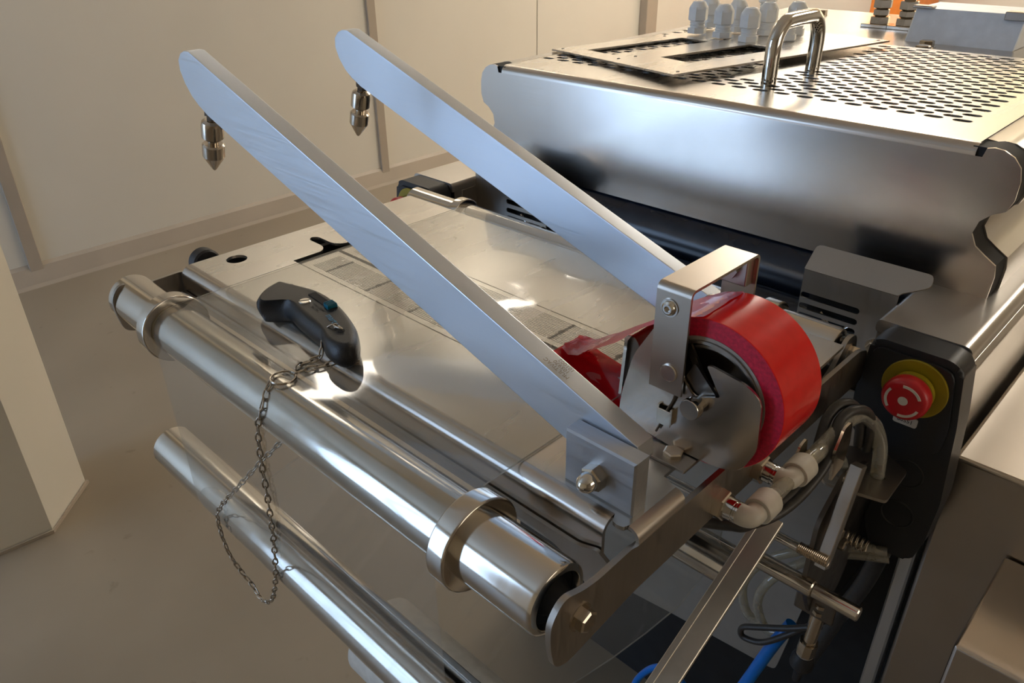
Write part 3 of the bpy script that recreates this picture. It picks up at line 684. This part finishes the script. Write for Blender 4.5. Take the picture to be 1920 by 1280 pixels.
# handle
b = B(); sweep(b, [(-449, 896, 138), (-449, 896, 176), (-449, 900, 192), (-449, 911, 203), (-449, 926, 206), (-449, 979, 206), (-449, 994, 203), (-449, 1005, 192), (-449, 1009, 176), (-449, 1009, 138)], 8.8, 24, 8); finish(b, 'handle', 'chrome', HD, 60)

# gland plate lying on the hood
GP = thing('gland_plate', 'loose steel plate with two cut-outs lying on the hood', 'plate', (-620, 1050, 138))
A_, B_, C_ = Vector((-804, 909)), Vector((-538, 828)), Vector((-445, 1246)); D2 = A_+C_-B_
eu = (B_-A_); ev = (C_-B_)
def gp(u, v): q = A_+eu*u+ev*v; return (q.x, q.y)
def gz(u, v): return 141+5*u+0*v
def quad(u0, u1, v0, v1): return [gp(u0, v0), gp(u1, v0), gp(u1, v1), gp(u0, v1)]
holes = [quad(.16, .38, .08, .52), quad(.60, .82, .17, .58)]
b = plate([[gp(0, 0), gp(1, 0), gp(1, 1), gp(0, 1)]]+holes, 'z', 0, 2.5)
def lift(v):
    q = Vector((v.co.x, v.co.y))-A_; det = eu.x*ev.y-eu.y*ev.x; u = (q.x*ev.y-q.y*ev.x)/det
    v.co.z += 139+7*u
for v in b.verts: lift(v)
finish(b, 'steel_sheet', 'table', GP, 20)
for u, v in ((.04, .03), (.5, .05), (.96, .04), (.96, .35), (.96, .97), (.04, .5), (.5, .12), (.38, .6)):
    x, y = gp(u, v); b = B(); cyl(b, (x, y, 141+7*u), (x, y, 142+7*u), 2.2, 12); finish(b, 'screw_hole', 'ink_and_shade', GP, 20)
gl = [(-713, 1154), (-659, 1140), (-608, 1128), (-735, 1225), (-674, 1208), (-620, 1205), (-660, 1275), (-565, 1165), (-590, 1240)]
GL = ['pale grey cable gland at the left end of the front row on the plate', 'pale grey cable gland in the middle of the front row', 'pale grey cable gland at the right of the front row, nearest the handle', 'pale grey cable gland second row, leftmost', 'pale grey cable gland second row, middle', 'pale grey cable gland second row, beside the dark-topped one', 'taller pale grey cable gland at the very back', 'small cable gland with a dark chrome cap, no dome', 'pale grey cable gland seen through the handle']
g0 = None
def make_gland():
    t = thing('cable_gland', '', 'cable gland', (0, 0, 0), 'cable glands on the loose plate')
    b = B(); lathe(b, (0, 0, 0), (0, 0, 1), [(0, 0), (0, 15), (8, 15), (8, 0)], 6, .3); finish(b, 'hex_base', 'gland', t, 20)
    b = B(); lathe(b, (0, 0, 8), (0, 0, 1), [(0, 11), (2, 11), (2.5, 12), (4, 12), (4.5, 11), (6, 11), (6.5, 12), (8, 12), (8.5, 11), (10, 11), (11, 12)], 28); finish(b, 'threaded_neck', 'gland', t, 40)
    b = B(); lathe(b, (0, 0, 18), (0, 0, 1), [(0, 0), (0, 13), (2, 15.4), (18, 15.4), (21, 14.6)], 6, .3); lathe(b, (0, 0, 39), (0, 0, 1), [(-3, 14.4), (0, 13.8), (6, 10), (7.5, 8.6), (7.5, 6), (4, 5.5), (4, 0)], 28); finish(b, 'dome_nut', 'gland', t, 25)
    return t
for i, (x, y) in enumerate(gl):
    if i == 7:
        t = thing('cable_gland', GL[i], 'cable gland', (x, y, 148))
        b = B(); lathe(b, (x, y, 148), (0, 0, 1), [(0, 0), (0, 14), (7, 14), (7, 0)], 6, .3); finish(b, 'hex_base', 'gland', t, 20)
        b = B(); lathe(b, (x, y, 155), (0, 0, 1), [(0, 10)]+sum([[(k*3, 11), (k*3+1.5, 11), (k*3+1.8, 10), (k*3+2.8, 10)] for k in range(5)], [])+[(16, 9)], 28); finish(b, 'threaded_neck', 'gland', t, 40)
        b = B(); lathe(b, (x, y, 170), (0, 0, 1), [(0, 10.5), (10, 10.5), (12, 9.5), (12, 8)], 16); finish(b, 'claw_ring', 'nickel', t, 20)
        b = B(); lathe(b, (x, y, 172), (0, 0, 1), [(0, 8.6), (11, 8.6), (11, 0)], 16); finish(b, 'cap', 'ink_and_shade', t, 20)
        continue
    t = make_gland() if g0 is None else copy_tree(g0)
    if g0 is None: g0 = t
    t['label'] = GL[i]; place(t, (x, y, 145.5 if i not in (6,) else 165))

# ================================================================== REAR DECK
RD_ = thing('rear_deck', 'flat brown-grey steel deck of the machine behind the hood', 'deck', (-485, 1700, 100))
b = B(); box(b, -1010+178, -130, 1279, 1720, 120, 128, 1, 1); finish(b, 'deck_plate', 'brush_x', RD_, 20)
b = B(); box(b, -830, -132, 1281, 1718, -300, 120); finish(b, 'deck_side', 'mid_steel', RD_, 0)
for x, y in ((-722, 1622), (-530, 1292), (-429, 1358), (-416, 1305)):
    hexbolt(RD_, (x, y, 128 if y > 1279 else 138), (0, 0, 1), 11, 9, 'nickel')
DB = thing('deflector_box', 'pale blue-grey sloped sheet metal box on the rear deck', 'box', (-390, 1430, 128))
b = B(); vs = prism(b, [(1395, 128), (1418, 176), (1520, 176), (1540, 128)], 'x', -476, -317, 1.5, 1); finish(b, 'sheet_cover', 'bluesheet', DB, 20)
b = B(); box(b, -480, -450, 1410, 1430, 176, 180, 1, 1); finish(b, 'corner_cap', 'mid_steel', DB, 20)
b = B(); box(b, -345, -312, 1408, 1430, 168, 180, 1, 1); finish(b, 'corner_cap', 'mid_steel', DB, 20)
for x, lb in ((-570, 'left nickel cable gland standing on the rear deck'), (-525, 'right nickel cable gland standing on the rear deck')):
    t = thing('metal_gland', lb, 'cable gland', (x, 1525, 128))
    b = B(); box(b, x-26, x+22, 1508, 1545, 128, 134, 1, 1); finish(b, 'flange', 'nickel', t, 20)
    for z0, r, h in ((134, 17, 12), (148, 14, 10), (160, 16, 14), (176, 12, 22)):
        b = B(); lathe(b, (x, 1527, z0), (0, 0, 1), [(-2, 10), (0, r-1), (1, r), (h-1, r), (h, r-2), (h, 0)], 6, .2); finish(b, 'hex_section', 'nickel', t, 20)

# ================================================================== BELOW THE HOOD
DR = thing('dark_roller', 'glossy midnight blue transport roller under the hood', 'roller', (-482, 800, -90))
b = B(); cyl(b, (-790, 800, -40), (-180, 800, -40), 42, 48); finish(b, 'roller_cover', 'bluesheen', DR)
b = B(); cyl(b, (-800, 742, -62), (-180, 742, -62), 22, 40); finish(b, 'press_roller', 'bluesheen', DR)
MF = thing('machine_chassis', 'dark steel machine frame behind the rollers', 'frame', (-485, 900, -ZF))
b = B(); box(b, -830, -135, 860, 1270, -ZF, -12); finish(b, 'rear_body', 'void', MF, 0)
b = B(); box(b, -199, -194, 690, 1000, -420, -12, 1, 1); finish(b, 'side_wall', 'mid_steel', MF, 20)
b = B(); box(b, -776, -771, 690, 1000, -420, -12, 1, 1); finish(b, 'side_wall', 'mid_steel', MF, 20)
# guard brackets either side under the hood
def guard(x0, x1, lab, slots_x, tabx, zs=(-21, -33, -44)):
    t = thing('vent_guard', lab, 'guard', ((x0+x1)/2, 720, -120))
    hl = [rrect(slots_x[0], slots_x[1], z-3.2, z+3.2, 3.1, 4) for z in zs]
    b = plate([[(x0, 6), (x1, 6), (x1, -150), (x0, -150)]]+hl, 'y', 716, 718); finish(b, 'slotted_face', 'mid_steel', t, 20)
    b = B(); tp = rounded([(x0, 0), (x1, 0), (x1+2, 3), (tabx[1], 16), (tabx[1]-2, 28), (tabx[0], 28)] if tabx[1] > x1 else [(x0, 0), (x1, 0), (tabx[1], 28), (tabx[0], 28)], [1, 1, 2, 5, 5, 6], 3) if tabx[1] > x1 else rounded([(x0, 0), (x1, 0), (tabx[1], 28), (tabx[0], 28)], 4, 3)
    vs = prism(b, tp, 'z', 0, 2)
    for v in vs: sx, sy, sz = v.co; v.co = (sx, 716+sy*.68-sz*.74, 6+sy*.74+sz*.68)
    finish(b, 'folded_top', 'mid_steel', t, 20)
    b = B(); box(b, x0+4, x1-4, 730, 732, -145, 4); finish(b, 'inner_liner', 'void', t, 0)
    b = B(); cyl(b, (slots_x[0]+20, 724, -38), (slots_x[1]-20, 724, -60), 3); cyl(b, (slots_x[0]+40, 724, -55), (slots_x[1]-5, 724, -40), 2.4); finish(b, 'inner_linkage', 'chrome', t)
    return t
VG = guard(-291, -199, 'steel vent guard with three slots beside the tape roll', (-290.5, -230), (-290, -176))
guard(-771, -640, 'steel vent guard with three slots behind the rear roller, at the left', (-712, -640), (-771, -682))
hexbolt(VG, (-209, 716, -52), (0, -1, 0), 7, 5, 'nickel')

# ================================================================== SIDE BEAMS AND CONTROL BOXES
def beam(x0, x1, lab, out):
    t = thing('side_beam', lab, 'beam', ((x0+x1)/2, 1200, -170))
    pr = rounded([(x0, -12), (x0, 0), (x1, 0), (x1, -170), (x1-6, -170), (x1-6, -12)] if out > 0 else [(x1, -12), (x1, 0), (x0, 0), (x0, -170), (x0+6, -170), (x0+6, -12)], [1, 8, 9, 1, 1, 1], 5)
    b = B(); prism(b, pr, 'y', 672, 1720); finish(b, 'beam_cover', 'brush_y', t, 30)
    b = B(); prism(b, rounded([(x1, -16), (x1+5, -20), (x1+5, -27), (x1, -30)] if out > 0 else [(x0, -16), (x0-5, -20), (x0-5, -27), (x0, -30)], 1.5), 'y', 672, 1720); finish(b, 'edge_rib', 'brush_y', t, 30)
    b = B(); box(b, x0+1, x1-8 if out > 0 else x1-1, 676, 1718, -160, -12) if out > 0 else box(b, x0+8, x1-1, 676, 1718, -160, -12); finish(b, 'inner_rail', 'mid_steel', t, 0)
    return t
beam(-199, -118, 'long steel side beam on the right, behind the emergency stop box', 1)
beam(-852, -771, 'long steel side beam on the left, behind the rear clamp arm', -1)
def control_box(mx, lab, full):
    t = thing('control_box', lab, 'control box', (mx, 660, -225))
    def X(p): return [(mx+dx*(1 if full else -1), z) for dx, z in p]
    po = X([(-36, -6), (-28, -1), (30, -1), (40, -8), (47, -60), (53, -140), (50, -188), (44, -214), (8, -218), (2, -206), (-4, -188), (0, -140), (-22, -112), (-38, -92), (-40, -60)])
    po = rounded(po, 6, 4)
    b = B(); prism(b, po, 'y', 640, 672, 4, 3); finish(b, 'housing', 'housing', t, 35)
    b = B(); rim = rounded(X([(-32, -12), (-26, -8), (28, -8), (35, -14), (42, -64), (40, -90), (-30, -90), (-35, -60)]), 6, 4)
    prism(b, rim, 'y', 637, 641, 1.5, 2); finish(b, 'face_panel', 'housing', t, 35)
    cxk, czk = mx+8*(1 if full else -1), -35
    b = B(); lathe(b, (cxk, 637, czk), (0, -1, 0), [(0, 0), (0, 27), (1.5, 27), (2, 26.4), (2, 0)], 48); finish(b, 'warning_disc', 'yellow', t, 30)
    b = B(); lathe(b, (cxk, 635, czk), (0, -1, 0), [(0, 0), (0, 13), (3, 18), (8, 18), (10, 14)], 40); finish(b, 'button_collar', 'yellow', t, 40)
    b = B(); lathe(b, (cxk, 626, czk), (0, -1, 0), [(0, 0), (0, 14), (1.5, 17.8), (3, 19), (11, 19.2), (14, 18), (15.6, 15.5), (16, 12), (15.4, 0)], 56); bt = finish(b, 'stop_button', 'red', t, 40)
    b = B(); lathe(b, (cxk, 610.8, czk), (0, -1, 0), [(0, 0), (0, 5), (.4, 5), (.4, 0)], 28); finish(b, 'white_dot', 'white', bt)
    for k in range(3):
        b = B(); a0 = 25+k*120; pi = arc(0, 0, 12.6, a0, a0+75, 10); po_ = arc(0, 0, 14.8, a0, a0+75, 10)
        prism(b, [(cxk+p[0], czk+p[1]) for p in pi+po_[::-1]], 'y', 609.6, 610.6); finish(b, 'arrow_mark', 'white', bt, 0)
    if full:
        b = B(); prism(b, rrect(cxk-10, cxk+10, czk-37, czk-28, 2), 'y', 635.6, 637.2); lbp = finish(b, 'label', 'label', t, 20)
        text('80S51', 5.4, t, 'label_lettering', 'ink_and_shade', (cxk, 635.4, czk-32.6), (1, 0, 0), (0, 0, 1), .1)
        for dx, z in ((20, -122), (22, -168)):
            b = B(); lathe(b, (mx+dx, 640.5, z), (0, -1, 0), [(0, 0), (0, 15), (.8, 15), (1.2, 14), (.6, 13), (.6, 0)], 36); finish(b, 'blanking_plug', 'housing', t, 30)
    return t
control_box(-154, 'black control box with red emergency stop on a yellow disc, at the right', True)
control_box(-811, 'black control box of the left beam, mostly hidden behind the rear roller', False)

# ================================================================== PNEUMATICS
def elbow(y, lab):
    t = thing('elbow_fitting', lab, 'fitting', (-175, y, -50), 'cream elbow fittings on the side plate')
    b = B(); lathe(b, (-191, y, -36), (1, 0, 0), [(0, 0), (0, 11.5), (6, 11.5), (7, 10.5), (7, 0)], 6, .2); finish(b, 'hex_nut', 'nickel', t, 20)
    b = B(); lathe(b, (-184, y, -36), (1, 0, 0), [(0, 7), (0, 8), (6, 8), (6.5, 7.3), (7.5, 7.3), (8, 8), (9.5, 8), (9.5, 0)], 32); finish(b, 'threaded_collar', 'chrome', t, 30)
    b = B(); sweep(b, [(-175, y, -36), (-171, y, -36), (-167.5, y+2, -36), (-166.5, y+6, -36), (-166.5, y+13, -36)], 7.6, 24, 5)
    lathe(b, (-166.5, y+10, -36), (0, 1, 0), [(0, 7.6), (0, 9.8), (1, 10.4), (16, 10.4), (17, 9.8), (17, 6)], 36); finish(b, 'elbow_body', 'fitting', t, 40)
    b = B(); lathe(b, (-166.5, y+27, -36), (0, 1, 0), [(0, 8.6), (.5, 9), (1.6, 9), (1.6, 6.2)], 32); finish(b, 'release_ring', 'chrome', t, 40)
elbow(397, 'cream elbow hose fitting nearest the front, beside the side plate bolt')
elbow(451, 'cream elbow hose fitting behind, just below the tape roll')
def hose(name, lab, cat, pts, r, mat, group=None, seg=14):
    b = B(); P = sweep(b, pts, r, seg, 8); o = finish(b, name, mat, None, 60, loc=tuple(P[0])); tagk(o, lab, cat, group); return o
hose('clear_hose', 'clear plastic hose from the front elbow fitting, arching over the bracket', 'hose', [(-166.5, 424, -36), (-167, 470, -36), (-168, 505, -38), (-167, 530, -34), (-165, 552, -32), (-162, 572, -38), (-156, 590, -55), (-150, 598, -78), (-147, 601, -110)], 6, 'hose')
hose('clear_hose', 'short clear hose from the fitting below the tape into the bracket', 'hose', [(-166.5, 478, -36), (-167, 505, -38), (-174, 530, -48), (-176, 555, -68), (-172, 575, -92), (-170, 582, -112)], 6, 'hose')
hose('black_cable', 'dark grey cable looping under the front elbow fitting, outer of the two', 'cable', [(-212, 384, -54), (-199, 398, -60), (-186, 408, -61), (-176, 417, -61), (-172, 446, -60), (-169, 478, -60), (-170, 503, -50), (-174, 520, -38), (-177, 535, -27), (-175, 550, -22), (-170, 566, -28), (-166, 580, -48), (-166, 592, -80)], 4.2, 'cable')
hose('black_cable', 'dark grey cable looping beside the hoses, inner of the two', 'cable', [(-214, 394, -58), (-200, 406, -66), (-184, 418, -67), (-172, 434, -65), (-166, 455, -64), (-163, 482, -60), (-161, 505, -47), (-164, 520, -36), (-168, 537, -27), (-165, 552, -24), (-160, 570, -32), (-158, 585, -52), (-160, 596, -84)], 4.2, 'cable')
t = thing('hose_bracket', 'perforated steel hose bracket between the tape and the control box', 'bracket', (-160, 580, -110))
b = plate([rounded([(-188, 572), (-176, 560), (-128, 572), (-130, 624), (-160, 640), (-188, 622)], 4), circ(-170, 582, 7), circ(-147, 601, 7)], 'z', -111, -108); finish(b, 'hose_plate', 'mid_steel', t, 20)
b = B(); prism(b, rounded([(505, -36), (515, -18), (528, -18), (534, -40), (530, -62), (510, -66)], 3), 'x', -158, -156); finish(b, 'lobed_clip', 'nickel', t, 20)
b = B(); prism(b, rounded([(480, -40), (486, -28), (496, -26), (500, -44), (488, -56)], 3), 'x', -177, -175); finish(b, 'lobed_clip', 'nickel', t, 20)

# ================================================================== SWING ARMS, RODS, SENSOR
t = thing('swing_arm', 'pale aluminium channel arm carrying the lower roller', 'arm', (-185, 250, -260))
U0 = Vector((482, -112)); U1 = Vector((226, -229)); dd = (U1-U0).normalized(); nn = Vector((dd.y, -dd.x))
def strip(off0, off1, x0, x1, nm, mat='alu_top'):
    b = B(); prism(b, [tuple(U0+nn*off0), tuple(U1+nn*off0), tuple(U1+nn*off1), tuple(U0+nn*off1)], 'x', x0, x1, .5, 1); return finish(b, nm, mat, t, 20)
strip(0, 20, -192, -186.5, 'web', 'pale'); strip(16, 20, -186.5, -172, 'lower_flange', 'pale')
for k in (.15, .3, .45, .6, .8):
    q = U0+(U1-U0)*k+nn*10; b = B(); cyl(b, (-186.8, q.x, q.y), (-186, q.x, q.y), 3.6, 16); finish(b, 'bolt_hole', 'void', t, 20)
hexbolt(t, (-188, 248, -238), (1, 0, 0), 8, 6, 'nickel')
t = thing('swing_arm', 'narrow steel arm hanging below the hose bracket', 'arm', (-150, 540, -170))
b = B(); prism(b, [(548, -70), (560, -74), (528, -166), (518, -160)], 'x', -156, -146, .6, 1); finish(b, 'arm_bar', 'alu_top', t, 20)
b = B(); prism(b, rounded([(522, -120), (560, -90), (620, -110), (650, -200), (620, -270), (560, -262), (520, -190)], 10), 'x', -164, -160); finish(b, 'arm_cheek', 'dark_steel', t, 20)
for y, z in ((560, -92), (556, -150), (576, -176)): hexbolt(t, (-160, y, z), (1, 0, 0), 6, 9, 'nickel')
b = B(); sweep(b, [(-158+2.2*i/8*4, 575+5.5*math.cos(i*PI/4), -195+5.5*math.sin(i*PI/4)) for i in range(33)] if False else [(-160+i*.55, 590+6*math.cos(i*PI/4), -178+6*math.sin(i*PI/4)) for i in range(45)], 1.1, 6, 0); finish(b, 'coil_spring', 'nickel', t, 60)
t = thing('tie_rod', 'thin chromed tie rod with threaded end, above the thicker one', 'rod', (-180, 520, -152))
b = B(); cyl(b, (-400, 520, -152), (-150, 520, -152), 4.5, 20); finish(b, 'shaft', 'chrome', t)
b = B(); lathe(b, (-172, 520, -152), (1, 0, 0), sum([[(k*1.5, 4.6), (k*1.5+.75, 5.3)] for k in range(18)], []), 16); finish(b, 'thread', 'nickel', t)
t = thing('pivot_shaft', 'thick grey pivot shaft crossing behind the channel arm', 'rod', (-170, 520, -190))
b = B(); cyl(b, (-215, 520, -188), (-152, 520, -188), 8, 28, ch=1); cyl(b, (-152, 520, -188), (-112, 520, -188), 6.6, 28, ch=1); finish(b, 'shaft', 'polish', t, 30)
b = B(); box(b, -212, -206, 508, 532, -205, -140, 2, 2); finish(b, 'shaft_plate', 'mid_steel', t, 20)
SN = thing('proximity_sensor', 'nickel barrel sensor with black plug on a small square plate', 'sensor', (-165, 560, -340))
b = B(); box(b, -176, -138, 552, 556, -252, -215, 2, 2); finish(b, 'sensor_plate', 'dark_steel', SN, 20)
b = B(); sd = Vector((-.10, 0, -1)).normalized(); p0 = Vector((-152, 560, -228))
sd = Vector((-.06, .0, -1)).normalized()
cyl(b, p0, p0+sd*14, 4.6, 20); cyl(b, p0+sd*20, p0+sd*62, 6.2, 28, ch=.8); finish(b, 'barrel', 'nickel', SN, 30)
for k in (6, 15):
    b = B(); lathe(b, p0+sd*k, sd, [(0, 0), (0, 10.5), (4, 10.5), (4, 0)], 6); finish(b, 'lock_nut', 'nickel', SN, 20)
b = B(); lathe(b, p0+sd*62, sd, [(0, 0), (0, 5), (2, 5), (2, 9), (18, 9), (18, 0)], 8); finish(b, 'plug_nut', 'nickel', SN, 20)
b = B(); cyl(b, p0+sd*80, p0+sd*82, 8.4, 20); finish(b, 'seal_ring', 'engrave', SN, 20)
b = B(); lathe(b, p0+sd*82, sd, [(0, 0), (0, 9), (8, 11.5), (16, 11.5), (18, 9), (24, 5), (40, 4), (40, 0)], 20); finish(b, 'plug', 'rubber', SN, 30)
hose('coiled_hose', 'loose coil of clear yellowish hose behind the channel arm', 'hose', [(-130, 640, -215), (-160, 630, -222), (-195, 618, -240), (-230, 605, -270), (-246, 600, -310), (-236, 598, -345), (-214, 600, -352)], 5, 'hose')
hose('coiled_hose', 'inner loop of clear yellowish hose beside the sensor', 'hose', [(-128, 645, -226), (-165, 632, -236), (-195, 615, -255), (-218, 600, -285), (-226, 596, -320), (-212, 596, -350), (-196, 598, -345)], 5, 'hose')
hose('black_cable', 'thin black cable loop below the coiled hose', 'cable', [(-150, 562, -268), (-176, 560, -290), (-205, 560, -312), (-222, 560, -326), (-220, 560, -338), (-200, 560, -330), (-180, 562, -306), (-165, 566, -286), (-150, 575, -270)], 3.2, 'cable')
hose('blue_hose', 'thick blue hose leaning down beside the sensor', 'hose', [(-180, 575, -300), (-190, 568, -330), (-205, 562, -390), (-225, 556, -470)], 6.5, 'blue')
hose('blue_hose', 'thin blue hose arching at the bottom edge', 'hose', [(-350, 560, -560), (-338, 560, -510), (-315, 560, -470), (-290, 560, -462), (-268, 560, -480), (-245, 560, -530)], 4.2, 'blue')
hose('cable_bundle', 'black cable bundle running down below the control box', 'cable', [(-138, 662, -214), (-142, 668, -250), (-150, 672, -300), (-165, 672, -360), (-180, 668, -430)], 9, 'cable')
# grey panel with a slot behind the arms, and lower panels
t = thing('inner_panel', 'grey sheet panel with a black slot behind the side plate', 'panel', (-330, 690, -430))
b = plate([rounded([(-760, -90), (-192, -90), (-180, -120), (-196, -300), (-222, -510), (-372, -527), (-464, -540), (-760, -540)], 8), rrect(-209, -203, -202, -150, 2.5)], 'y', 686, 689); finish(b, 'panel_sheet', 'panelgrey', t, 20)
b = B(); box(b, -212, -200, 690, 692, -206, -146); finish(b, 'slot_backing', 'void', t, 0)
t = thing('lower_drum', 'rounded off-white drum at the floor behind the lower roller', 'drum', (-500, 330, -ZF))
b = B(); lathe(b, (-700, 420, -600), (1, 0, 0), [(0, 0), (0, 40), (4, 52), (12, 60), (330, 60), (340, 50), (340, 0)], 48); finish(b, 'drum_shell', 'white', t, 40)
b = B(); box(b, -680, -660, 400, 440, -ZF, -655); finish(b, 'drum_stand', 'mid_steel', t, 0)
b = B(); box(b, -390, -370, 400, 440, -ZF, -655); finish(b, 'drum_stand', 'mid_steel', t, 0)
# lower machine cabinets
t = thing('machine_cabinet', 'large steel machine cabinet below the right side beam', 'cabinet', (60, 900, -ZF))
b = B(); box(b, -112, 420, 700, 1720, -ZF+20, -124, 4, 2); finish(b, 'cabinet_shell', 'brush_z', t, 20)
b = B(); box(b, -130, -116, 694, 720, -ZF, -172, 2, 1); finish(b, 'edge_profile', 'alu', t, 20)
t = thing('step_cabinet', 'lower steel cabinet standing out in front at the right edge', 'cabinet', (150, 640, -ZF))
b = B(); box(b, -47, 420, 560, 698, -ZF, -205, 3, 2); finish(b, 'cabinet_shell', 'brush_x', t, 20)
